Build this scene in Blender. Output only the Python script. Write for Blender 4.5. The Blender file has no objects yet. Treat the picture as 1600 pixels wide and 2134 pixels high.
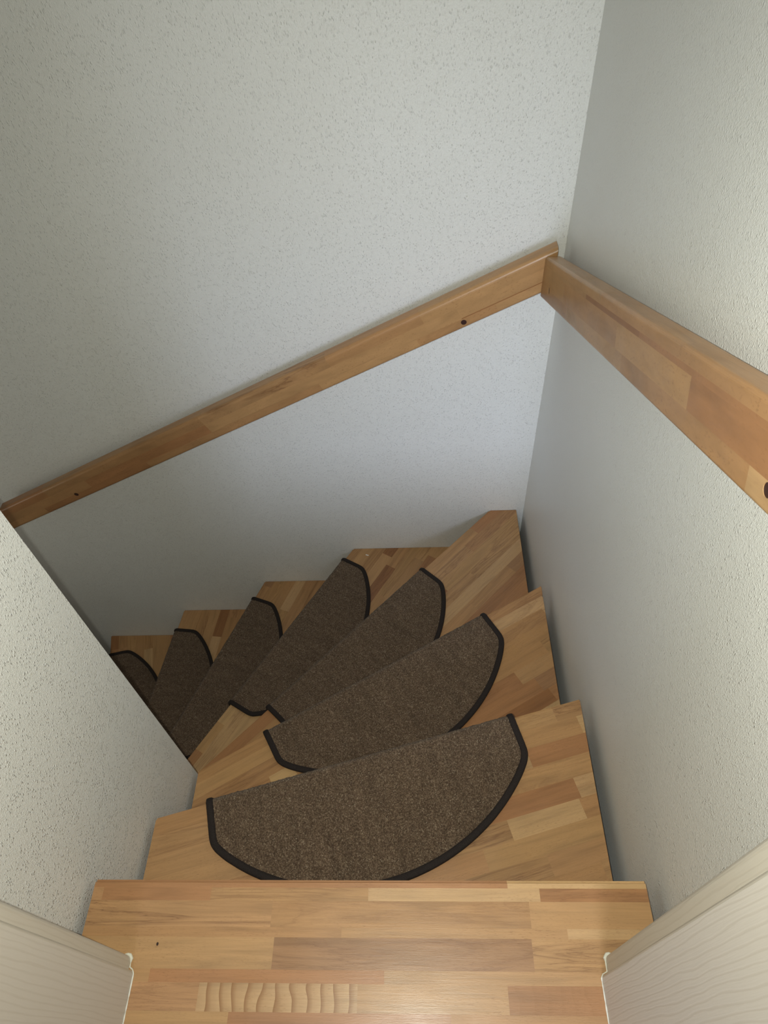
import bpy, bmesh, math, random
from mathutils import Vector, Matrix
sc = bpy.context.scene
COL = sc.collection

# ------------------------------------------------------------------ camera, light, exposure
CAM = Vector((0.0, 0.0, 1.1821))
cx = Vector((0.9985086, 0.0136244, -0.05286735))
cu = Vector((0.02367259, 0.76454483, 0.64413571))
cf = Vector((-0.04919542, 0.64442655, -0.76308206))
cam = bpy.data.cameras.new('camera'); cam_o = bpy.data.objects.new('camera', cam); COL.objects.link(cam_o)
cam.sensor_fit = 'VERTICAL'; cam.sensor_height = 36.0; cam.lens = 1414.65 / 2134 * 36.0
cam.clip_start = 0.02
M = Matrix((cx, cu, -cf)).transposed().to_4x4(); M.translation = CAM
cam_o.matrix_world = M
sc.camera = cam_o

world = bpy.data.worlds.new('world'); sc.world = world; world.use_nodes = True
world.node_tree.nodes['Background'].inputs[0].default_value = (0.62, 0.78, 1.0, 1)
world.node_tree.nodes['Background'].inputs[1].default_value = 0.1

def area(name, loc, target, sx, sy, power, color, spread=180):
    l = bpy.data.lights.new(name, 'AREA'); l.shape = 'RECTANGLE'; l.size = sx; l.size_y = sy
    l.energy = power; l.color = color; l.spread = math.radians(spread)
    o = bpy.data.objects.new(name, l); COL.objects.link(o); o.location = loc
    d = Vector(target) - Vector(loc); o.rotation_euler = d.to_track_quat('-Z', 'Y').to_euler()
    return o
# daylight that comes through the hall window behind the photographer
area('window_daylight', (-0.06, -1.56, 0.9), (0.31, 1.3, -0.28), 0.55, 1.0, 3.8, (0.68, 0.77, 1.0), 52)
# soft unseen fill added under the stairwell ceiling to brighten the treads
area('stairwell_fill', (-0.35, 0.95, 2.46), (-0.35, 0.95, 0), 0.6, 0.6, 1.0, (0.95, 0.98, 1.0))
# unseen point fill added behind the left wall to lift the lower stairs
ll = bpy.data.lights.new('lower_stair_fill', 'POINT'); ll.energy = 0.8; ll.color = (1.0, 0.93, 0.82); ll.shadow_soft_size = 0.10
lo_ = bpy.data.objects.new('lower_stair_fill', ll); COL.objects.link(lo_); lo_.location = (-1.72, 1.02, -0.5)
fl = bpy.data.lights.new('phone_flash', 'SPOT'); fl.energy = 40.0; fl.color = (0.99, 1.0, 0.885)  # little flash lamp of the phone, a couple of centimetres beside its lens
fl.spot_size = math.radians(140); fl.spot_blend = 1.0; fl.shadow_soft_size = 0.004
fo = bpy.data.objects.new('phone_flash', fl); COL.objects.link(fo)
MF = Matrix((cx, cu, -cf)).transposed().to_4x4(); MF.translation = CAM - cx * 0.022 + cu * 0.004
fo.matrix_world = MF

sc.view_settings.view_transform = 'Standard'; sc.view_settings.look = 'None'
sc.view_settings.gamma = 1.0; sc.view_settings.use_curve_mapping = False
sc.view_settings.exposure = 0.08

# ------------------------------------------------------------------ helpers
def srgb(r, g, b):
    f = lambda c: (c / 255 / 12.92) if c / 255 <= 0.04045 else ((c / 255 + 0.055) / 1.055) ** 2.4
    return (f(r), f(g), f(b), 1.0)

def link(name, me, mat=None, parent=None, matrix=None):
    o = bpy.data.objects.new(name, me); COL.objects.link(o)
    if mat and me and not me.materials: me.materials.append(mat)
    if parent: o.parent = parent
    if matrix is not None: o.matrix_local = matrix
    return o

def tag(o, label=None, cat=None, group=None, kind=None):
    if label: o['label'] = label
    if cat: o['category'] = cat
    if group: o['group'] = group
    if kind: o['kind'] = kind
    return o

def empty(name, loc=(0, 0, 0), parent=None):
    o = bpy.data.objects.new(name, None); COL.objects.link(o); o.location = loc; o.empty_display_size = 0.05
    if parent: o.parent = parent
    return o

def mesh_from(bm, name):
    bmesh.ops.recalc_face_normals(bm, faces=bm.faces)
    me = bpy.data.meshes.new(name); bm.to_mesh(me); bm.free(); return me

def box_bm(x0, x1, y0, y1, z0, z1, bm=None):
    bm = bm or bmesh.new()
    v = [bm.verts.new((x, y, z)) for z in (z0, z1) for y in (y0, y1) for x in (x0, x1)]
    for f in ((0, 2, 3, 1), (4, 5, 7, 6), (0, 1, 5, 4), (2, 6, 7, 3), (0, 4, 6, 2), (1, 3, 7, 5)):
        bm.faces.new([v[i] for i in f])
    return bm

def box(name, x0, x1, y0, y1, z0, z1, mat, parent=None, bevel=0.0):
    bm = box_bm(x0, x1, y0, y1, z0, z1)
    if bevel: bmesh.ops.bevel(bm, geom=bm.edges[:], offset=bevel, segments=2, affect='EDGES', profile=0.6)
    return link(name, mesh_from(bm, name), mat, parent)

def clip(poly, p, n):
    """keep the side of the convex polygon where (q-p).n >= 0"""
    out = []
    for i, a in enumerate(poly):
        b = poly[(i + 1) % len(poly)]
        da = (a[0] - p[0]) * n[0] + (a[1] - p[1]) * n[1]; db = (b[0] - p[0]) * n[0] + (b[1] - p[1]) * n[1]
        if da >= 0: out.append(a)
        if (da > 0 > db) or (da < 0 < db):
            t = da / (da - db); out.append((a[0] + (b[0] - a[0]) * t, a[1] + (b[1] - a[1]) * t))
    res = []
    for q in out:
        if not res or math.hypot(q[0] - res[-1][0], q[1] - res[-1][1]) > 1e-5: res.append(q)
    if len(res) > 1 and math.hypot(res[0][0] - res[-1][0], res[0][1] - res[-1][1]) < 1e-5: res.pop()
    return res

def area2(poly):
    return abs(sum(poly[i][0] * poly[(i + 1) % len(poly)][1] - poly[(i + 1) % len(poly)][0] * poly[i][1] for i in range(len(poly)))) / 2 if len(poly) > 2 else 0

# ------------------------------------------------------------------ materials
def new_mat(name):
    m = bpy.data.materials.new(name); m.use_nodes = True
    nt = m.node_tree; return m, nt, nt.nodes['Principled BSDF']

def N(nt, kind, **kw):
    n = nt.nodes.new(kind)
    for k, v in kw.items():
        if k.startswith('_'): setattr(n, k[1:], v)
        else: n.inputs[k.replace('__', ' ')].default_value = v
    return n

def math_n(nt, op, a, b=None, clamp=False):
    n = nt.nodes.new('ShaderNodeMath'); n.operation = op; n.use_clamp = clamp
    for i, v in enumerate((a, b)):
        if v is None: continue
        if hasattr(v, 'links') or hasattr(v, 'is_linked'): nt.links.new(v, n.inputs[i])
        else: n.inputs[i].default_value = v
    return n.outputs[0]

def mapped(nt, src, scale, loc=None):
    mp = nt.nodes.new('ShaderNodeMapping'); mp.inputs['Scale'].default_value = scale
    nt.links.new(src, mp.inputs['Vector'])
    if loc is not None: nt.links.new(loc, mp.inputs['Location'])
    return mp.outputs[0]

def ramp(nt, fac, stops, ip='LINEAR'):
    r = nt.nodes.new('ShaderNodeValToRGB'); r.color_ramp.interpolation = ip; e = r.color_ramp.elements
    while len(e) < len(stops): e.new(0.5)
    for i, (p, c) in enumerate(stops): e[i].position = p; e[i].color = c if len(c) == 4 else (*c, 1)
    nt.links.new(fac, r.inputs[0]); return r.outputs[0]

def mixc(nt, fac, a, b, mode='MIX'):
    n = nt.nodes.new('ShaderNodeMix'); n.data_type = 'RGBA'; n.blend_type = mode
    for s, v in ((n.inputs[0], fac), (n.inputs[6], a), (n.inputs[7], b)):
        if hasattr(v, 'is_linked'): nt.links.new(v, s)
        else: s.default_value = v
    return n.outputs[2]

def G(v): return (v, v, v, 1)

def wood_material():
    m, nt, b = new_mat('oiled_beech'); L = nt.links.new
    tc = N(nt, 'ShaderNodeTexCoord'); oi = N(nt, 'ShaderNodeObjectInfo')
    off = nt.nodes.new('ShaderNodeCombineXYZ')
    for i, k in enumerate((37.0, 91.0, 53.0)): L(math_n(nt, 'MULTIPLY', oi.outputs['Random'], k), off.inputs[i])
    P = tc.outputs['Object']
    # broad figure along the stave
    n1 = N(nt, 'ShaderNodeTexNoise', Scale=1.0, Detail=4.0, Roughness=0.55, Distortion=0.6); L(mapped(nt, P, (5, 55, 20), off.outputs[0]), n1.inputs['Vector'])
    n2 = N(nt, 'ShaderNodeTexNoise', Scale=1.0, Detail=3.0, Roughness=0.6); L(mapped(nt, P, (18, 420, 60), off.outputs[0]), n2.inputs['Vector'])
    c = mixc(nt, 1.0, mixc(nt, 1.0, oi.outputs['Color'], (0.83, 0.785, 0.745, 1), 'MULTIPLY'), ramp(nt, n1.outputs[0], [(0.28, G(0.80)), (0.5, G(1.0)), (0.75, G(1.10))]), 'MULTIPLY')
    c = mixc(nt, 1.0, c, ramp(nt, n2.outputs[0], [(0.3, G(0.92)), (0.7, G(1.05))]), 'MULTIPLY')
    # short dark ray flecks of beech
    v = N(nt, 'ShaderNodeTexNoise', Scale=1.0, Detail=1.0); L(mapped(nt, P, (150, 1000, 300), off.outputs[0]), v.inputs['Vector'])
    fm = N(nt, 'ShaderNodeTexNoise', Scale=1.0, Detail=1.0); L(mapped(nt, P, (9, 30, 9), off.outputs[0]), fm.inputs['Vector'])
    fk = math_n(nt, 'MULTIPLY', ramp(nt, v.outputs[0], [(0.60, G(0)), (0.70, G(1))]), ramp(nt, fm.outputs[0], [(0.40, G(0.15)), (0.65, G(0.85))]))
    c = mixc(nt, math_n(nt, 'MULTIPLY', fk, 0.42), c, srgb(120, 78, 46))
    # dark heartwood streaks (only on staves that carry the property)
    at = N(nt, 'ShaderNodeAttribute', _attribute_type='OBJECT', _attribute_name='heart')
    s = N(nt, 'ShaderNodeTexNoise', Scale=1.0, Detail=5.0, Roughness=0.62, Distortion=0.9); L(mapped(nt, P, (2.6, 34, 10), off.outputs[0]), s.inputs['Vector'])
    st = ramp(nt, s.outputs[0], [(0.44, G(0)), (0.50, G(0.28)), (0.518, G(0.6)), (0.53, G(0.22)), (0.60, G(0))])
    c = mixc(nt, math_n(nt, 'MULTIPLY', st, at.outputs['Fac'], True), c, srgb(98, 60, 36))
    # cathedral rings on a few pale staves
    ar = N(nt, 'ShaderNodeAttribute', _attribute_type='OBJECT', _attribute_name='rings')
    w = N(nt, 'ShaderNodeTexWave', _wave_type='BANDS', _bands_direction='X', _wave_profile='SAW', Scale=1.0, Distortion=4.5, Detail=1.0)
    w.inputs['Detail Scale'].default_value = 0.9; L(mapped(nt, P, (15, 22, 4), off.outputs[0]), w.inputs['Vector'])
    c = mixc(nt, math_n(nt, 'MULTIPLY', ramp(nt, w.outputs[0], [(0.0, G(0)), (0.6, G(0.25)), (0.93, G(0.85)), (0.97, G(1)), (1, G(0.2))]), ar.outputs['Fac'], True), c, srgb(140, 98, 58))
    L(c, b.inputs['Base Color'])
    rn = N(nt, 'ShaderNodeTexNoise', Scale=14.0, Detail=3.0); L(tc.outputs['Object'], rn.inputs['Vector'])
    L(ramp(nt, rn.outputs[0], [(0.3, G(0.30)), (0.7, G(0.40))]), b.inputs['Roughness'])
    b.inputs['Specular IOR Level'].default_value = 0.5
    bp = N(nt, 'ShaderNodeBump', Strength=0.10, Distance=0.001)
    L(math_n(nt, 'ADD', n2.outputs[0], math_n(nt, 'MULTIPLY', v.outputs[0], 0.5)), bp.inputs['Height']); L(bp.outputs[0], b.inputs['Normal'])
    return m

def wallpaper_material(name, col, strength=1.0):
    """woodchip paper painted white: sparse upright chips over a fine grain"""
    m, nt, b = new_mat(name); L = nt.links.new
    tc = N(nt, 'ShaderNodeTexCoord'); P = tc.outputs['Object']
    wob = N(nt, 'ShaderNodeTexNoise', Scale=60.0, Detail=2.0); L(P, wob.inputs['Vector'])
    pm = nt.nodes.new('ShaderNodeMix'); pm.data_type = 'VECTOR'; pm.inputs[0].default_value = 0.004
    L(P, pm.inputs[4]); L(wob.outputs['Color'], pm.inputs[5])
    v = N(nt, 'ShaderNodeTexVoronoi', Scale=1.0, _feature='F1'); L(mapped(nt, pm.outputs[1], (400, 400, 165)), v.inputs['Vector'])
    v2 = N(nt, 'ShaderNodeTexVoronoi', Scale=1.0, _feature='F1'); L(mapped(nt, pm.outputs[1], (620, 620, 330)), v2.inputs['Vector'])
    big = ramp(nt, v.outputs['Distance'], [(0.0, G(1)), (0.55, G(0))], 'EASE')
    sep = nt.nodes.new('ShaderNodeSeparateColor'); L(v.outputs['Color'], sep.inputs[0])
    pick = ramp(nt, sep.outputs[0], [(0.35, G(0)), (0.85, G(1))])
    sml = ramp(nt, v2.outputs['Distance'], [(0.0, G(1)), (0.6, G(0))], 'EASE')
    n = N(nt, 'ShaderNodeTexNoise', Scale=260.0, Detail=3.0, Roughness=0.6); L(P, n.inputs['Vector'])
    h = math_n(nt, 'ADD', math_n(nt, 'MULTIPLY', big, pick), math_n(nt, 'MULTIPLY', sml, 0.30))
    h = math_n(nt, 'ADD', h, math_n(nt, 'MULTIPLY', n.outputs[0], 0.45))
    bp = N(nt, 'ShaderNodeBump', Strength=1.0 * strength, Distance=0.00115); L(h, bp.inputs['Height']); L(bp.outputs[0], b.inputs['Normal'])
    cl = N(nt, 'ShaderNodeTexNoise', Scale=2.2, Detail=3.0); L(P, cl.inputs['Vector'])
    L(mixc(nt, 1.0, col, ramp(nt, cl.outputs[0], [(0.35, (0.975, 0.97, 0.96, 1)), (0.65, (1.0, 1.0, 1.0, 1))]), 'MULTIPLY'), b.inputs['Base Color'])
    b.inputs['Roughness'].default_value = 0.36; b.inputs['Specular IOR Level'].default_value = 0.5
    return m

def carpet_material():
    m, nt, b = new_mat('brown_loop_carpet'); L = nt.links.new
    tc = N(nt, 'ShaderNodeTexCoord'); oi = N(nt, 'ShaderNodeObjectInfo'); P = tc.outputs['Object']
    off = nt.nodes.new('ShaderNodeCombineXYZ'); L(math_n(nt, 'MULTIPLY', oi.outputs['Random'], 31), off.inputs[0]); L(math_n(nt, 'MULTIPLY', oi.outputs['Random'], 17), off.inputs[1])
    v = N(nt, 'ShaderNodeTexVoronoi', Scale=1.0); L(mapped(nt, P, (680, 520, 600), off.outputs[0]), v.inputs['Vector'])
    sep = nt.nodes.new('ShaderNodeSeparateColor'); L(v.outputs['Color'], sep.inputs[0])
    c = ramp(nt, sep.outputs[0], [(0.0, srgb(84, 66, 52)), (0.35, srgb(108, 88, 71)), (0.7, srgb(128, 107, 87)), (0.95, srgb(148, 127, 105)), (1.0, srgb(178, 160, 138))])
    st = N(nt, 'ShaderNodeTexNoise', Scale=1.0, Detail=3.0); L(mapped(nt, P, (70, 9, 9), off.outputs[0]), st.inputs['Vector'])
    c = mixc(nt, 1.0, c, ramp(nt, st.outputs[0], [(0.3, G(0.84)), (0.7, G(1.12))]), 'MULTIPLY')
    ao = ramp(nt, v.outputs['Distance'], [(0.1, G(1.0)), (0.75, G(0.62))])
    c = mixc(nt, 1.0, c, ao, 'MULTIPLY'); L(c, b.inputs['Base Color'])
    bp = N(nt, 'ShaderNodeBump', Strength=0.8, Distance=0.002, _invert=True); L(v.outputs['Distance'], bp.inputs['Height']); L(bp.outputs[0], b.inputs['Normal'])
    b.inputs['Roughness'].default_value = 0.9; b.inputs['Specular IOR Level'].default_value = 0.15
    b.inputs['Sheen Weight'].default_value = 0.12; b.inputs['Sheen Roughness'].default_value = 0.5
    return m

def binding_material():
    m, nt, b = new_mat('dark_binding_tape'); L = nt.links.new
    tc = N(nt, 'ShaderNodeTexCoord')
    w = N(nt, 'ShaderNodeTexNoise', Scale=700.0, Detail=2.0); L(tc.outputs['Object'], w.inputs['Vector'])
    L(ramp(nt, w.outputs[0], [(0.3, srgb(26, 21, 20)), (0.7, srgb(48, 40, 37))]), b.inputs['Base Color'])
    bp = N(nt, 'ShaderNodeBump', Strength=0.5, Distance=0.001); L(w.outputs[0], bp.inputs['Height']); L(bp.outputs[0], b.inputs['Normal'])
    b.inputs['Roughness'].default_value = 0.75; b.inputs['Specular IOR Level'].default_value = 0.25
    return m

def frame_material():
    """off-white embossed ash foil of the door lining"""
    m, nt, b = new_mat('white_ash_foil'); L = nt.links.new
    tc = N(nt, 'ShaderNodeTexCoord'); P = tc.outputs['Object']
    d = N(nt, 'ShaderNodeTexNoise', Scale=1.0, Detail=2.0); L(mapped(nt, P, (9, 9, 2.2)), d.inputs['Vector'])
    w = N(nt, 'ShaderNodeTexWave', _wave_type='BANDS', _bands_direction='Y', Scale=46.0, Distortion=7.0, Detail=3.0)
    w.inputs['Detail Scale'].default_value = 0.7; L(mapped(nt, P, (1, 1, 0.16)), w.inputs['Vector'])
    f = N(nt, 'ShaderNodeTexNoise', Scale=1.0, Detail=4.0); L(mapped(nt, P, (700, 700, 24)), f.inputs['Vector'])
    h = math_n(nt, 'ADD', math_n(nt, 'MULTIPLY', ramp(nt, w.outputs[0], [(0, G(0)), (0.3, G(1))]), 0.5), math_n(nt, 'MULTIPLY', f.outputs[0], 0.5))
    L(ramp(nt, h, [(0.1, srgb(200, 192, 178)), (0.8, srgb(208, 201, 188))]), b.inputs['Base Color'])
    bp = N(nt, 'ShaderNodeBump', Strength=0.22, Distance=0.0004); L(h, bp.inputs['Height']); L(bp.outputs[0], b.inputs['Normal'])
    b.inputs['Roughness'].default_value = 0.45
    return m

def plain(name, col, rough=0.6, scale=60.0, amt=0.06, spec=0.4):
    m, nt, b = new_mat(name); L = nt.links.new
    tc = N(nt, 'ShaderNodeTexCoord'); n = N(nt, 'ShaderNodeTexNoise', Scale=scale, Detail=3.0); L(tc.outputs['Object'], n.inputs['Vector'])
    L(mixc(nt, 1.0, col, ramp(nt, n.outputs[0], [(0.3, G(1 - amt)), (0.7, G(1 + amt))]), 'MULTIPLY'), b.inputs['Base Color'])
    b.inputs['Roughness'].default_value = rough; b.inputs['Specular IOR Level'].default_value = spec
    return m

WOOD = wood_material()
PAPER = wallpaper_material('white_woodchip_paper', srgb(231, 232, 228))
PAINT = plain('ceiling_paint', srgb(226, 226, 220), 0.8)
CARPET = carpet_material(); BIND = binding_material(); FOIL = frame_material()
PLUG = plain('dark_brown_plug', srgb(58, 34, 28), 0.45)
CAULK = plain('white_sealant', srgb(226, 224, 208), 0.5, 200)
STEEL = plain('spacer_metal', srgb(150, 150, 150), 0.4)
PAPERWHITE = plain('paper_scrap_white', srgb(236, 236, 232), 0.7)
KNOT = plain('knot_brown', srgb(46, 26, 16), 0.5)
SOCKET = plain('smoke_grey_floor', srgb(120, 104, 88), 0.6)

TONE = {'p': srgb(204, 168, 122), 'l': srgb(194, 154, 106), 'm': srgb(188, 146, 100), 'r': srgb(178, 131, 88),
        'd': srgb(160, 113, 72), 'b': srgb(172, 132, 94), 's': srgb(190, 150, 104), 'z': srgb(206, 170, 124), 'c': srgb(208, 172, 122)}
WEIGHTED = 'pplllllmmmmmmrrrdbs'

# ------------------------------------------------------------------ measured plan (metres)
XL, XR = -0.5264, 0.3354          # ends of the treads
WL, WR = -0.5391, 0.3603          # faces of the side walls
YT, YB = 1.5003, 1.5016           # rear end of the treads, face of the rear wall
YI = 0.572                        # inner end of the lower winders
YW = 0.5650                       # end of the left wall
RISE, TH = 0.2, 0.04
# (right/outer end, left/inner end) of each nosing
NOSE = [((XR, 0.2447), (XL, 0.2447)),
        ((XR, 0.6339), (XL, 0.3945)),
        ((XR, 1.0582), (XL, 0.5568)),
        ((0.2425, YT), (-0.6435, YI)),
        ((-0.2401, YT), (-0.7972, YI)),
        ((-0.6052, YT), (-0.9650, YI)),
        ((-0.9829, YT), (-1.0860, YI)),
        ((-1.3672, YT), (-1.1550, YI))]

def frame_of(i):
    a, b = NOSE[i]; a = Vector(a); b = Vector(b); X = (b - a).normalized(); Y = Vector((-X.y, X.x)); return a, X, Y

# ------------------------------------------------------------------ structure
Z0, Z1 = -1.66, 2.50
def structure(o): o['kind'] = 'structure'; return o
structure(box('wall_back', -2.1, 1.62, YB, YB + 0.12, Z0, Z1, PAPER))
structure(box('wall_right', WR, WR + 0.12, 0.125, YB, Z0, Z1, PAPER))
# the left wall is a short spur with a slightly rounded end
bm = box_bm(-2.1, WL, 0.125, YW, Z0, Z1)
ed = [e for e in bm.edges if all(abs(v.co.x - WL) < 1e-5 and abs(v.co.y - YW) < 1e-5 for v in e.verts)]
bmesh.ops.bevel(bm, geom=ed, offset=0.004, segments=4, affect='EDGES')
structure(link('wall_left', mesh_from(bm, 'wall_left'), PAPER))
structure(box('wall_far_left', -2.1, -1.98, YW, YB, Z0, Z1, PAPER))
OPL, OPR, OPT = -0.4530, 0.2660, 2.0    # raw door opening
bm = box_bm(-2.1, OPL, 0.0, 0.125, Z0, Z1); box_bm(OPR, 1.62, 0.0, 0.125, Z0, Z1, bm); box_bm(OPL, OPR, 0.0, 0.125, OPT, Z1, bm); box_bm(OPL, OPR, 0.0, 0.125, Z0, -0.0405, bm)
structure(link('wall_front', mesh_from(bm, 'wall_front'), PAPER))
structure(box('ceiling', -2.1, 1.62, -1.67, YB + 0.12, Z1, Z1 + 0.1, PAINT))
structure(box('floor_lower', -2.1, 0.48, YW, YB + 0.12, Z0 - 0.05, Z0, SOCKET))
# hall behind the photographer, with its window
structure(box('wall_hall_left', -1.42, -1.3, -1.67, 0.0, -0.04, Z1, PAPER))
structure(box('wall_hall_right', 1.5, 1.62, -1.67, 0.0, -0.04, Z1, PAPER))
bm = box_bm(-1.3, -0.40, -1.67, -1.55, -0.04, Z1); box_bm(0.28, 1.5, -1.67, -1.55, -0.04, Z1, bm)
box_bm(-0.40, 0.28, -1.67, -1.55, -0.04, 0.34, bm); box_bm(-0.40, 0.28, -1.67, -1.55, 1.46, Z1, bm)
structure(link('wall_hall_rear', mesh_from(bm, 'wall_hall_rear'), PAPER))
bm = box_bm(-0.40, -0.35, -1.66, -1.61, 0.34, 1.46); box_bm(0.23, 0.28, -1.66, -1.61, 0.34, 1.46, bm)
box_bm(-0.35, 0.23, -1.66, -1.61, 0.34, 0.39, bm); box_bm(-0.35, 0.23, -1.66, -1.61, 1.41, 1.46, bm)
structure(link('window_1', mesh_from(bm, 'window_1'), FOIL))
structure(box('floor', -1.3, 1.5, -1.55, -0.001, -0.04, -0.0, plain('hall_floor_beech', srgb(176, 134, 90), 0.4, 8, 0.1)))

# ------------------------------------------------------------------ glued-stave boards
def bevel_top(bm, off):
    zt = max(v.co.z for v in bm.verts)
    ed = [e for e in bm.edges if all(v.co.z > zt - 1e-6 for v in e.verts)]
    bmesh.ops.bevel(bm, geom=ed, offset=off, segments=1, affect='EDGES')

def make_stave(poly, z, parent, tone, rng, nose=False, heart=0.0, rings=0.0, X=Vector((1, 0)), org=Vector((0, 0)), thick=TH, name='stave'):
    """poly: convex polygon in the frame of the nosing (u, v); X is the u axis in the world"""
    c = Vector((sum(p[0] for p in poly) / len(poly), sum(p[1] for p in poly) / len(poly)))
    bm = bmesh.new(); sink = rng.uniform(0, 0.00012)
    lo = [bm.verts.new((p[0] - c.x, p[1] - c.y, -thick)) for p in poly]; up = [bm.verts.new((p[0] - c.x, p[1] - c.y, -sink)) for p in poly]
    bm.faces.new(lo[::-1]); bm.faces.new(up); n = len(poly)
    for i in range(n): bm.faces.new((lo[i], lo[(i + 1) % n], up[(i + 1) % n], up[i]))
    if nose:
        for lv in (0, 1):
            zz = -sink if lv else -thick
            e = [e for e in bm.edges if all(abs(v.co.z - zz) < 1e-6 and abs(v.co.y + c.y) < 1e-5 for v in e.verts)]
            if e: bmesh.ops.bevel(bm, geom=e, offset=0.0045, segments=3, affect='EDGES')
    me = mesh_from(bm, name)
    Y = Vector((-X.y, X.x)); w = org + X * c.x + Y * c.y
    mt = Matrix(((X.x, Y.x, 0, w.x), (X.y, Y.y, 0, w.y), (0, 0, 1, z), (0, 0, 0, 1)))
    o = link(name, me, WOOD, parent, mt)
    k = rng.uniform(0.955, 1.045); t = TONE[tone]; o.color = (t[0] * k, t[1] * k * rng.uniform(0.985, 1.015), t[2] * k * rng.uniform(0.97, 1.03), 1)
    o['heart'] = float(heart); o['rings'] = float(rings)
    return o

staircase = tag(empty('staircase', (0, 0.2447, 0)), 'winding beech staircase descending to the left from the doorway', 'staircase')
staircase.location = (0, 0, 0)

# staves by row for the boards the photo shows best: (v0, v1, [joints u], tones)
SPEC = {
 0: [(0, .0115, [.2104], 'cr'), (.0115, .0295, [.1624, .4254, .6724, .8454], 'rplrm'), (.0295, .065, [.1804, .5734], 'lmS'),
     (.065, .078, [.1284, .4644], 'plm'), (.078, .1185, [.1824, .5654], 'lBl'), (.1185, .135, [.3994, .7454], 'lrl'),
     (.135, .169, [.2234, .4374, .6684], 'RlZm'), (.169, .205, [.3054, .6204], 'mrl'), (.205, .2447, [.25, .7], 'lmp')],
 1: [(0, .034, [.065, .42], 'Slm'), (.034, .071, [.024, .5], 'pml'), (.071, .109, [.151, .6], 'rpl'), (.109, .149, [.36, .72], 'lml'),
     (.149, .188, [.084, .40], 'prm'), (.188, .226, [.09, .238, .66], 'mpSl'), (.226, .264, [.30, .62], 'lml'), (.264, .302, [.19, .5], 'mSl'),
     (.302, .340, [.1, .46], 'lml')],
 2: [(0, .028, [.30, .66], 'Mlm'), (.028, .060, [.02, .42, .75], 'mPml'), (.060, .098, [.045, .5], 'pmm'), (.098, .136, [.34, .7, .80, .86], 'mlScm'),
     (.136, .174, [.11, .47], 'Sml'), (.174, .212, [.22, .6], 'lrm')],
 3: [(0, .036, [.10, .40, .86], 'rmmr'), (.036, .074, [.17, .52], 'Mlm'), (.074, .112, [.34, .78], 'ldl'), (.112, .150, [.24, .6], 'Slm')],
 4: [(0, .030, [.055, .30, .76, .86], 'mlplr'), (.030, .068, [.26, .64, .94], 'lppp'), (.068, .106, [.2, .5, .97], 'Mlcd')],
}
RNG = random.Random(11)

def tread_polygon(i):
    a, X, Y = frame_of(i)
    P = [(-2.2, -0.5), (2.2, -0.5), (2.2, 2.2), (-2.2, 2.2)]
    P = clip(P, a, Y); P = clip(P, (XR, 0), (-1, 0)); P = clip(P, (0, YT), (0, -1))
    if i == 0: P = clip(P, (0, 0.0005), (0, 1)); P = clip(P, (XL, 0), (1, 0))
    else:
        a0, X0, Y0 = frame_of(i - 1); P = clip(P, a0 + Y0 * 0.046, -Y0)
    if 0 < i < 3: P = clip(P, (XL, 0), (1, 0))
    if i >= 3: P = clip(P, (0, YI), (0, 1)); P = clip(P, (-1.9, 0), (1, 0))
    return [((Vector(p) - a).dot(X), (Vector(p) - a).dot(Y)) for p in P]

def fill_board(i, parent, z):
    a, X, Y = frame_of(i); P = tread_polygon(i)
    v1 = max(p[1] for p in P); u0 = min(p[0] for p in P); u1 = max(p[0] for p in P)
    rows = list(SPEC.get(i, [])); v = rows[-1][1] if rows else 0.0
    while v < v1 - 1e-4:
        w = RNG.uniform(0.035, 0.040); j = []; u = u0 + RNG.uniform(0.05, 0.3)
        while u < u1: j.append(u); u += RNG.uniform(0.16, 0.42)
        rows.append((v, v + w, j, ''.join(RNG.choice(WEIGHTED) for _ in range(len(j) + 1)))); v += w
    for (va, vb, js, tones) in rows:
        R = clip(clip(P, (0, va), (0, 1)), (0, vb), (0, -1))
        if i == 0 and va > .118: R = clip(clip(R, (XR - OPR + .0005, 0), (1, 0)), (XR - OPL - .0005, 0), (-1, 0))
        cuts = [-9] + list(js) + [9]
        for k in range(len(cuts) - 1):
            Q = clip(clip(R, (cuts[k], 0), (1, 0)), (cuts[k + 1], 0), (-1, 0)) if len(R) > 2 else []
            if area2(Q) < 4e-5: continue
            t = tones[k]; heart = 0.0; rings = 0.0
            if t == 'S': t = 's'; heart = 1.0
            elif t == 'M': t = 'm'; heart = 0.8
            elif t == 'P': t = 'p'; heart = 0.5
            elif t == 'B': t = 'b'; heart = 0.6; rings = 0.0
            elif t == 'R': t = 'r'; rings = 0.25
            elif t == 'Z': t = 'z'; rings = 1.0
            elif RNG.random() < 0.30: heart = RNG.uniform(0.4, 1.0)
            make_stave(Q, z, parent, t, RNG, nose=(va == 0), heart=heart, rings=rings, X=X, org=a)


for i in range(8):
    z = -RISE * i
    t = empty('tread', (0, 0, 0), staircase)
    fill_board(i, t, z)
    # riser under the nosing, set back
    if i < 7:
        a, X, Y = frame_of(i)
        P = [(-2.2, -0.5), (2.2, -0.5), (2.2, 2.2), (-2.2, 2.2)]
        P = clip(clip(P, a + Y * 0.025, Y), a + Y * 0.0425, -Y)
        P = clip(clip(P, (XR - .001, 0), (-1, 0)), (0, YT - .001), (0, -1))
        P = clip(P, (XL + .001, 0), (1, 0)) if i < 3 else clip(P, (0, YI + .001), (0, 1))
        Q = [((Vector(p) - a).dot(X), (Vector(p) - a).dot(Y)) for p in P]
        make_stave(Q, z - TH, staircase, 'l', RNG, X=X, org=a, thick=RISE - TH - 0.0002, name='riser')

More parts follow.
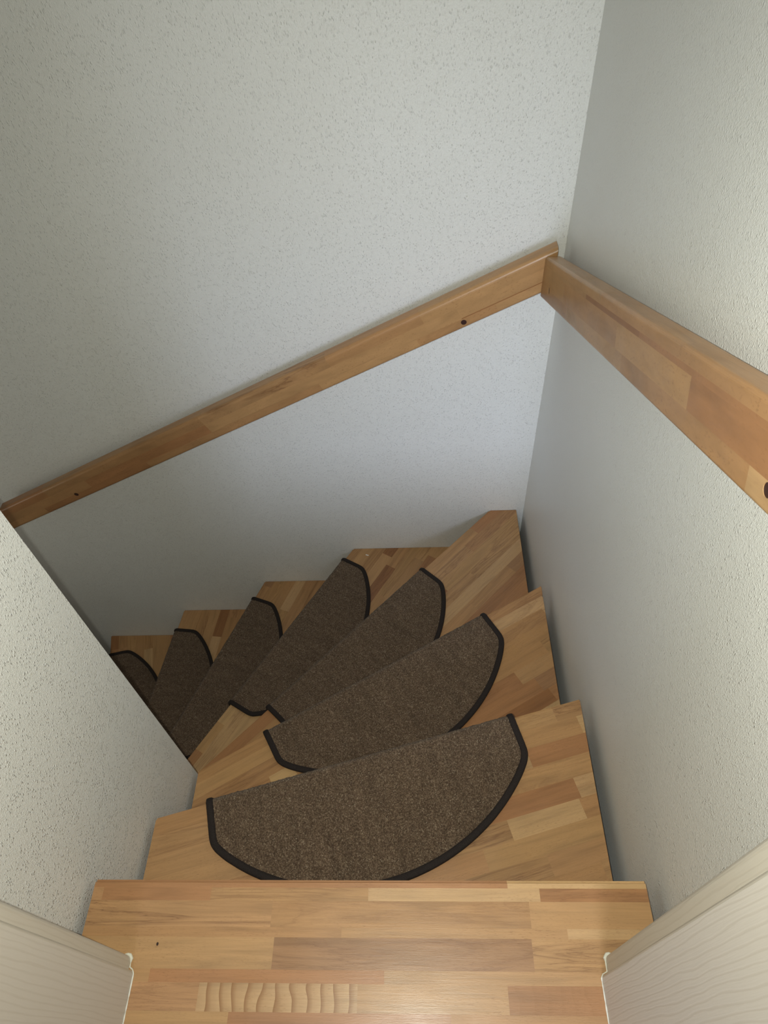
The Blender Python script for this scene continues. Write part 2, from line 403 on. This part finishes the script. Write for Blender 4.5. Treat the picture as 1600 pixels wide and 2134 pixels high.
# small dark knot in the landing board and one in the first winder
kn = bmesh.new(); bmesh.ops.create_circle(kn, cap_ends=True, segments=12, radius=0.0024)
for v in kn.verts: v.co.x *= 0.7
r = bmesh.ops.extrude_face_region(kn, geom=kn.faces[:]); bmesh.ops.translate(kn, verts=[v for v in r['geom'] if isinstance(v, bmesh.types.BMVert)], vec=(0, 0, 0.0002))
link('knot', mesh_from(kn, 'knot'), KNOT, staircase, Matrix.Translation((-0.4066, 0.1570, 0.00002)))

# ------------------------------------------------------------------ handrails
def rr_section(h, t, r, seg=5):
    """rounded rectangle section in (w, q): w across the thickness 0..t (0 = room side), q up 0..h"""
    P = []
    for cxx, cyy, a0 in ((t - r, r, -90), (t - r, h - r, 0), (r, h - r, 90), (r, r, 180)):
        for k in range(seg + 1):
            a = math.radians(a0 + 90 * k / seg); P.append((cxx + r * math.cos(a), cyy + r * math.sin(a)))
    return P

def rail(name, A, B, outward, h, t, r, rows, holes, label, spacer_len, cut_start=None):
    """A, B: lower room-side edge at both ends; outward: unit vector from the wall to the room"""
    A = Vector(A); B = Vector(B); S = (B - A).normalized(); Wd = -Vector(outward); Q = Wd.cross(S) if Wd.cross(S).z > 0 else -Wd.cross(S)
    Ln = (B - A).length
    root = empty(name, A); tag(root, label, 'handrail', 'wall handrails')
    B3 = Matrix((S, Wd, Q)).transposed().to_4x4()
    if B3.to_3x3().determinant() < 0: flip = True
    else: flip = False
    sec = rr_section(h, t, r); rng = random.Random(len(name) + int(h * 1e4)); objs = []
    # plumb-cut ends: shift of s with height so the end face is vertical
    slope = -S.z / Q.z if abs(Q.z) > 1e-6 else 0
    for (q0, q1, js, tones) in rows:
        R = clip(clip(sec, (0, q0), (0, 1)), (0, q1), (0, -1))
        cuts = [None] + list(js) + [None]
        for k in range(len(cuts) - 1):
            s0 = cuts[k]; s1 = cuts[k + 1]
            c = 0.5 * ((0 if s0 is None else s0) + (Ln if s1 is None else s1)); qc = 0.5 * (q0 + q1)
            bm = bmesh.new(); ra = []; rb = []
            for (w, q) in R:
                # ends cut plumb in the plane perpendicular to the horizontal run
                pa = (0 + q * END(S, Q)) if s0 is None else s0
                pb = (Ln + q * END(S, Q)) if s1 is None else s1
                ra.append(bm.verts.new((pa - c, w, q - qc))); rb.append(bm.verts.new((pb - c, w, q - qc)))
            n = len(R); bm.faces.new(ra[::-1]); bm.faces.new(rb)
            for m in range(n): bm.faces.new((ra[m], ra[(m + 1) % n], rb[(m + 1) % n], rb[m]))
            for f in bm.faces: f.smooth = False
            me = mesh_from(bm, 'stave')
            mt = B3.copy(); mt.translation = S * c + Q * qc
            o = link('stave', me, WOOD, root, mt)
            tn = tones[k]; heart = 0.0
            if tn == 'S': tn = 's'; heart = 1.0
            elif tn == 'M': tn = 'm'; heart = 0.9
            kk = rng.uniform(0.96, 1.04); T = TONE[tn]; o.color = (T[0] * kk, T[1] * kk, T[2] * kk, 1); o['heart'] = heart; o['rings'] = 0.0
            objs.append((o, (0 if s0 is None else s0), (Ln if s1 is None else s1), q0, q1, c, qc))
    for (s, q) in holes:
        rad, dep = 0.0071, 0.007
        for (o, sa, sb, q0, q1, c, qc) in objs:
            if sa - rad < s < sb + rad and q0 - rad < q < q1 + rad:
                cb = bmesh.new(); bmesh.ops.create_cone(cb, cap_ends=True, segments=24, radius1=rad, radius2=rad, depth=2 * dep)
                bmesh.ops.rotate(cb, verts=cb.verts, matrix=Matrix.Rotation(math.pi / 2, 3, 'X'))
                bmesh.ops.translate(cb, verts=cb.verts, vec=(s - c, 0, q - qc))
                cm = bpy.data.meshes.new('cut'); cb.to_mesh(cm); cb.free(); co = bpy.data.objects.new('cut', cm); COL.objects.link(co)
                co.matrix_world = root.matrix_basis @ o.matrix_basis
                md = o.modifiers.new('b', 'BOOLEAN'); md.operation = 'DIFFERENCE'; md.object = co; md.solver = 'EXACT'
                bpy.context.view_layer.update(); dg = bpy.context.evaluated_depsgraph_get()
                me2 = bpy.data.meshes.new_from_object(o.evaluated_get(dg)); o.modifiers.remove(md); me2.name = 'stave'; o.data = me2
                bpy.data.objects.remove(co)
        pb = bmesh.new(); bmesh.ops.create_cone(pb, cap_ends=True, segments=24, radius1=rad * 0.98, radius2=rad * 0.98, depth=0.004)
        bmesh.ops.rotate(pb, verts=pb.verts, matrix=Matrix.Rotation(math.pi / 2, 3, 'X'))
        mt = B3.copy(); mt.translation = S * s + Q * q + Wd * 0.0026
        o = link('screw_plug', mesh_from(pb, 'screw_plug'), PLUG, root, mt); o['label'] = 'dark brown screw plug'
        sb_ = bmesh.new(); bmesh.ops.create_cone(sb_, cap_ends=True, segments=24, radius1=0.009, radius2=0.009, depth=spacer_len)
        bmesh.ops.rotate(sb_, verts=sb_.verts, matrix=Matrix.Rotation(math.pi / 2, 3, 'X'))
        mt = B3.copy(); mt.translation = S * s + Q * q + Wd * (t + spacer_len / 2)
        link('spacer', mesh_from(sb_, 'spacer'), STEEL, root, mt)
    return root

def END(S, Q):
    # moving up by dq along Q, slide along S by k*dq so that the horizontal run stays put
    run = lambda V: V.x * S.x + V.y * S.y
    return -run(Q) / run(S)

# rear rail: room face 80 mm off the wall, 40 mm thick
A = (-1.372, 1.4216, -0.5510); Bp = (0.3263, 1.4216, 0.2880)
Sx = (Vector(Bp) - Vector(A)).normalized(); s_of_x = lambda x: (x - A[0]) / Sx.x
H = 0.0915
rail('handrail', A, Bp, (0, -1, 0), H, 0.040, 0.010,
     [(0, .028, [s_of_x(-1.204), s_of_x(-.80), s_of_x(-.242), s_of_x(.02), s_of_x(.209)], 'mrmlml'),
      (.028, .0305, [s_of_x(-1.006), s_of_x(-.57), s_of_x(-.197), s_of_x(.131)], 'mrlld'),
      (.0305, .060, [s_of_x(-1.006), s_of_x(-.57), s_of_x(-.197), s_of_x(.131)], 'mrlll'),
      (.060, H, [s_of_x(-1.148), s_of_x(-.57), s_of_x(-.189), s_of_x(.054)], 'rmSml')],
     [(s_of_x(0.1367) - 0.006, 0.0175), (s_of_x(-1.0654) - 0.006, 0.026)],
     'beech handrail board sloping along the rear wall, left of the corner', 0.040)
# right-hand rail: its lower end butts against the rear rail
C = (0.3003, 1.4206, 0.2690); D = (0.3003, 0.16, 0.8080)
Sy = (Vector(D) - Vector(C)).normalized(); s_of_y = lambda y: (y - C[1]) / Sy.y
H2 = 0.0945
rail('handrail', C, D, (-1, 0, 0), H2, 0.035, 0.006,
     [(0, .030, [s_of_y(1.15), s_of_y(.80), s_of_y(.42)], 'mlmp'),
      (.030, .068, [s_of_y(1.19), s_of_y(.835), s_of_y(.565)], 'lmlr'),
      (.068, .076, [s_of_y(1.02), s_of_y(.74), s_of_y(.565)], 'ldrr'),
      (.076, H2, [s_of_y(.93), s_of_y(.60)], 'lmm')],
     [(s_of_y(1.331) + 0.003, 0.030), (s_of_y(.398) + 0.013, 0.022)],
     'beech handrail board rising along the right wall towards the doorway', 0.025)

# ------------------------------------------------------------------ stair mats
ML, MD, MS, MT = 0.645, 0.240, 0.088, 0.0065     # length, depth, straight side, thickness
RR = ((ML / 2) ** 2 + (MD - MS) ** 2) / (2 * (MD - MS))
LIP, RB = 0.034, 0.0042
def half_at(n):
    if n <= MS: return ML / 2
    d = MD - n
    return math.sqrt(max(RR * RR - (RR - d) ** 2, 0))
def sheet_point(b, lift):
    """b: distance along the mat from the foot of the lip; returns (y, z) of the sheet lifted off the wood"""
    arc = RB * math.pi / 2
    if b < LIP - RB: return (-0.0008 - lift, -(LIP - b))
    if b < LIP - RB + arc:
        a = (b - (LIP - RB)) / RB; r0 = RB + lift
        return (-0.0008 + RB - r0 * math.cos(a), -RB + 0.0004 + r0 * math.sin(a))
    return (-0.0008 + RB + (b - (LIP - RB) - arc), 0.0004 + lift)
BTOT = LIP - RB + RB * math.pi / 2 + MD - RB
def n_of_b(b): return b - (LIP - RB) - RB * math.pi / 2 + RB
def mat_meshes():
    rng = random.Random(5); bm = bmesh.new(); nu, nb = 230, 112; g = {}
    for s in (0, 1):
        for j in range(nb + 1):
            b = BTOT * j / nb
            if j == nb: b -= 0.0004
            hw = half_at(max(n_of_b(b), 0)) - 0.004
            hw = max(hw, 0.01)
            for i in range(nu + 1):
                u = -hw + 2 * hw * i / nu
                inner = 0 < i < nu and 0 < j < nb and s
                lift = (MT + rng.gauss(0, 0.00042)) if s else 0.0
                y, z = sheet_point(b + (rng.gauss(0, 0.0003) if inner else 0), lift)
                g[s, i, j] = bm.verts.new((u + (rng.gauss(0, 0.0003) if inner else 0), y, z))
    for s in (0, 1):
        if s == 0:   # coarse underside is enough
            continue
        for j in range(nb):
            for i in range(nu):
                bm.faces.new((g[s, i, j], g[s, i + 1, j], g[s, i + 1, j + 1], g[s, i, j + 1]))
    for j in range(nb):
        for i in (0, nu): bm.faces.new((g[0, i, j], g[0, i, j + 1], g[1, i, j + 1], g[1, i, j]))
    for i in range(nu):
        for j in (0, nb): bm.faces.new((g[0, i, j], g[1, i, j], g[1, i + 1, j], g[0, i + 1, j]))
    for v in [v for v in bm.verts if not v.link_faces]: bm.verts.remove(v)
    for f in bm.faces: f.smooth = True
    pile = mesh_from(bm, 'carpet_pile')
    # binding swept round the edge
    path = []
    for k in range(30): path.append((-(ML / 2), LIP * 0 + (LIP - RB + RB * math.pi / 2 - RB + MS) * k / 30.0))
    a0 = math.asin(ML / 2 / RR); m = 90
    bs = LIP - RB + RB * math.pi / 2 - RB
    for k in range(m + 1):
        a = -a0 + 2 * a0 * k / m; path.append((RR * math.sin(a), bs + MD - RR + RR * math.cos(a)))
    for k in range(29, -1, -1): path.append((ML / 2, bs * 1.0 * 0 + (bs + MS) * k / 30.0))
    # soften the two corners
    for _ in range(14):
        path = [path[0]] + [((path[i - 1][0] + 2 * path[i][0] + path[i + 1][0]) / 4, (path[i - 1][1] + 2 * path[i][1] + path[i + 1][1]) / 4) for i in range(1, len(path) - 1)] + [path[-1]]
    bm = bmesh.new(); rings = []; K = 12; n = len(path); wd, ht = 0.0145, 0.0105
    for i, (u, b) in enumerate(path):
        pu, pb_ = path[max(i - 1, 0)]; qu, qb = path[min(i + 1, n - 1)]
        tu, tb = qu - pu, qb - pb_; l = math.hypot(tu, tb); tu /= l; tb /= l
        iu, ib = tb, -tu           # inward normal in the sheet (path runs clockwise seen from above)
        ring = []
        for k in range(K):
            an = 2 * math.pi * k / K; off = math.cos(an) * wd / 2; lf = math.sin(an)
            off = math.copysign(abs(math.cos(an)) ** 0.7, math.cos(an)) * wd / 2; lift = (math.copysign(abs(lf) ** 0.7, lf) * 0.5 + 0.5) * ht * 0.93
            uu = u + iu * (wd / 2 - 0.001 + off) + (rng.gauss(0, 0.00012)); bb = b + ib * (wd / 2 - 0.001 + off)
            y, z = sheet_point(bb, lift); ring.append(bm.verts.new((uu, y, z)))
        rings.append(ring)
    for i in range(n - 1):
        for k in range(K): bm.faces.new((rings[i][k], rings[i][(k + 1) % K], rings[i + 1][(k + 1) % K], rings[i + 1][k]))
    bm.faces.new(rings[0]); bm.faces.new(rings[-1][::-1])
    for f in bm.faces: f.smooth = True
    bind = mesh_from(bm, 'edge_binding')
    return pile, bind

pile_me, bind_me = mat_meshes(); pile_me.materials.append(CARPET); bind_me.materials.append(BIND)
proto = empty('stair_mat'); pm_ = link('carpet_pile', pile_me, None, proto); bd_ = link('edge_binding', bind_me, None, proto)
bd_['label'] = 'dark brown edge binding'
MATS = [  # step, distance of the mat's outer end from the outer end of the nosing, label
 (1, 0.1500, 'nearest and largest brown half-round mat, on the first step below the landing'),
 (2, 0.1850, 'brown half-round mat on the second step, just beyond the nearest mat'),
 (3, 0.3300, 'brown half-round mat on the corner step, third from the landing'),
 (4, 0.0530, 'brown half-round mat on the fourth step, its dark-bound left end overlapping bare wood'),
 (5, 0.0800, 'dim brown half-round mat on the fifth step, reaching behind the left wall'),
 (6, 0.0900, 'dark brown half-round mat on the sixth step, second from the lowest'),
 (7, 0.0950, 'dark lowest stair mat, only its curved end showing past the left wall')]
def trim(o, mw, i):
    # the narrow inner end of a winder mat is cut to fit against the riser behind it
    a, X, Y = frame_of(i - 1); q = a + Y * 0.0225; inv = mw.inverted()
    co = inv @ Vector((q.x, q.y, mw.translation.z)); no = (inv.to_3x3() @ Vector((Y.x, Y.y, 0))).normalized()
    if all((v.co - co).dot(no) < 0 for v in o.data.vertices): return
    me = o.data.copy(); bm = bmesh.new(); bm.from_mesh(me)
    bmesh.ops.bisect_plane(bm, geom=bm.verts[:] + bm.edges[:] + bm.faces[:], plane_co=co, plane_no=no, clear_outer=True)
    bm.to_mesh(me); bm.free(); o.data = me
for k, (i, d, lab) in enumerate(MATS):
    if k == 0: o = proto; kids = [pm_, bd_]
    else:
        o = proto.copy(); COL.objects.link(o); kids = []
        for ch in (pm_, bd_):
            c = ch.copy(); c.data = (pile_me, bind_me)[ch is bd_]; COL.objects.link(c); c.parent = o; kids.append(c)
    a, X, Y = frame_of(i); w = a + X * (d + ML / 2)
    mw = Matrix(((X.x, Y.x, 0, w.x), (X.y, Y.y, 0, w.y), (0, 0, 1, -RISE * i), (0, 0, 0, 1)))
    for c in kids: trim(c, mw, i)
    o.matrix_world = Matrix(((X.x, Y.x, 0, w.x), (X.y, Y.y, 0, w.y), (0, 0, 1, -RISE * i), (0, 0, 0, 1)))
    tag(o, lab, 'stair mat', 'half-round stair mats')

# tiny white scrap on the fourth step
bm = box_bm(-0.0055, 0.0055, -0.0016, 0.0016, 0, 0.0009); 
for v in bm.verts: v.co.y += 0.0008 * math.sin(v.co.x * 300)
o = link('paper_scrap', mesh_from(bm, 'paper_scrap'), PAPERWHITE, None, Matrix.Translation((-0.1862, 1.4702, -0.7998)) @ Matrix.Rotation(-0.5, 4, 'Z'))
tag(o, 'tiny white scrap lying on the fourth step near the rear wall', 'scrap')

# ------------------------------------------------------------------ door lining and casings
door = structure(empty('door_1', (0, 0.06, 0)))
def prism_xy(name, pts, z0, z1, mat, parent):
    bm = bmesh.new(); lo = [bm.verts.new((x, y - 0.06, z0)) for x, y in pts]; up = [bm.verts.new((x, y - 0.06, z1)) for x, y in pts]; n = len(pts)
    bm.faces.new(lo[::-1]); bm.faces.new(up)
    for i in range(n): bm.faces.new((lo[i], lo[(i + 1) % n], up[(i + 1) % n], up[i]))
    return link(name, mesh_from(bm, name), mat, parent)
def arc(cx_, cy_, r, a0, a1, n=6): return [(cx_ + r * math.cos(math.radians(a0 + (a1 - a0) * k / n)), cy_ + r * math.sin(math.radians(a0 + (a1 - a0) * k / n))) for k in range(n + 1)]
for sgn, xi, xc, yc in ((1, -0.4345, -0.4425, 0.1420), (-1, 0.2468, 0.2565, 0.1478)):
    yl = 0.1235
    # lining board: inner face at xi, rounded front arris
    f = lambda x: xi - sgn * x     # x measured away from the opening
    pts = [(f(0.018), -0.012), (f(0), -0.012)] + [(f(0.004 - 0.004 * math.cos(math.radians(t))), yl - 0.004 + 0.004 * math.sin(math.radians(t))) for t in (0, 22, 45, 67, 90)] + [(f(0.018), yl)]
    prism_xy('jamb', pts, 0.0002, 1.985, FOIL, door)
    g = lambda x: xc - sgn * x
    pts = [(g(0), yl + 0.0004), (g(0), yc - 0.006)] + [(g(0.006 - 0.006 * math.cos(math.radians(t))), yc - 0.006 + 0.006 * math.sin(math.radians(t))) for t in (22, 45, 67, 90)] + [(g(0.062), yc), (g(0.065), yc - 0.003), (g(0.065), 0.1255), (g(0.012), 0.1255), (g(0.012), yl + 0.0004)]
    prism_xy('casing', pts, 0.0002, 2.05, FOIL, door)
    pts = [(g(0), -0.030), (g(0), -0.014), (g(0.012), -0.014), (g(0.012), -0.0005), (g(0.065), -0.0005), (g(0.065), -0.030)]
    prism_xy('casing', pts, 0.0002, 2.05, FOIL, door)
    # thin bead of sealant round the foot, with a blob at the outer arris
    path = [(f(-0.0008), -0.012), (f(-0.0008), yl - 0.004), (f(0.002), yl + 0.001), (g(-0.0012), yl + 0.004), (g(-0.001), yc - 0.004), (g(0.002), yc + 0.0005), (g(0.010), yc + 0.0015)]
    rng = random.Random(3 if sgn > 0 else 4); dense = []
    for k in range(len(path) - 1):
        p, q = Vector(path[k]), Vector(path[k + 1]); m = max(2, int((q - p).length / 0.004))
        for j in range(m): dense.append(p.lerp(q, j / m))
    dense.append(Vector(path[-1]))
    bm = bmesh.new(); rings = []
    for k, p in enumerate(dense):
        t = (dense[min(k + 1, len(dense) - 1)] - dense[max(k - 1, 0)]).normalized(); nn = Vector((-t.y, t.x))
        rad = 0.0008 + rng.uniform(-0.0003, 0.0003)
        if (p - Vector(path[-2])).length < 0.006: rad = 0.0026
        rings.append([bm.verts.new((p.x + nn.x * rad * math.cos(a), p.y - 0.06 + nn.y * rad * math.cos(a), 0.0003 + rad * max(math.sin(a), 0) * 0.9)) for a in [math.pi * 2 * q / 8 for q in range(8)]])
    for k in range(len(rings) - 1):
        for q in range(8): bm.faces.new((rings[k][q], rings[k][(q + 1) % 8], rings[k + 1][(q + 1) % 8], rings[k + 1][q]))
    o = link('sealant', mesh_from(bm, 'sealant'), CAULK, door); o['label'] = 'thin white sealant bead'
bm = box_bm(-0.4345, 0.2468, -0.072, 0.0635, 1.985, 1.999); link('head_jamb', mesh_from(bm, 'head_jamb'), FOIL, door)
bm = box_bm(-0.4425 - 0.065, 0.2565 + 0.065, 0.0655, 0.082, 1.99, 2.055); link('head_casing', mesh_from(bm, 'head_casing'), FOIL, door)
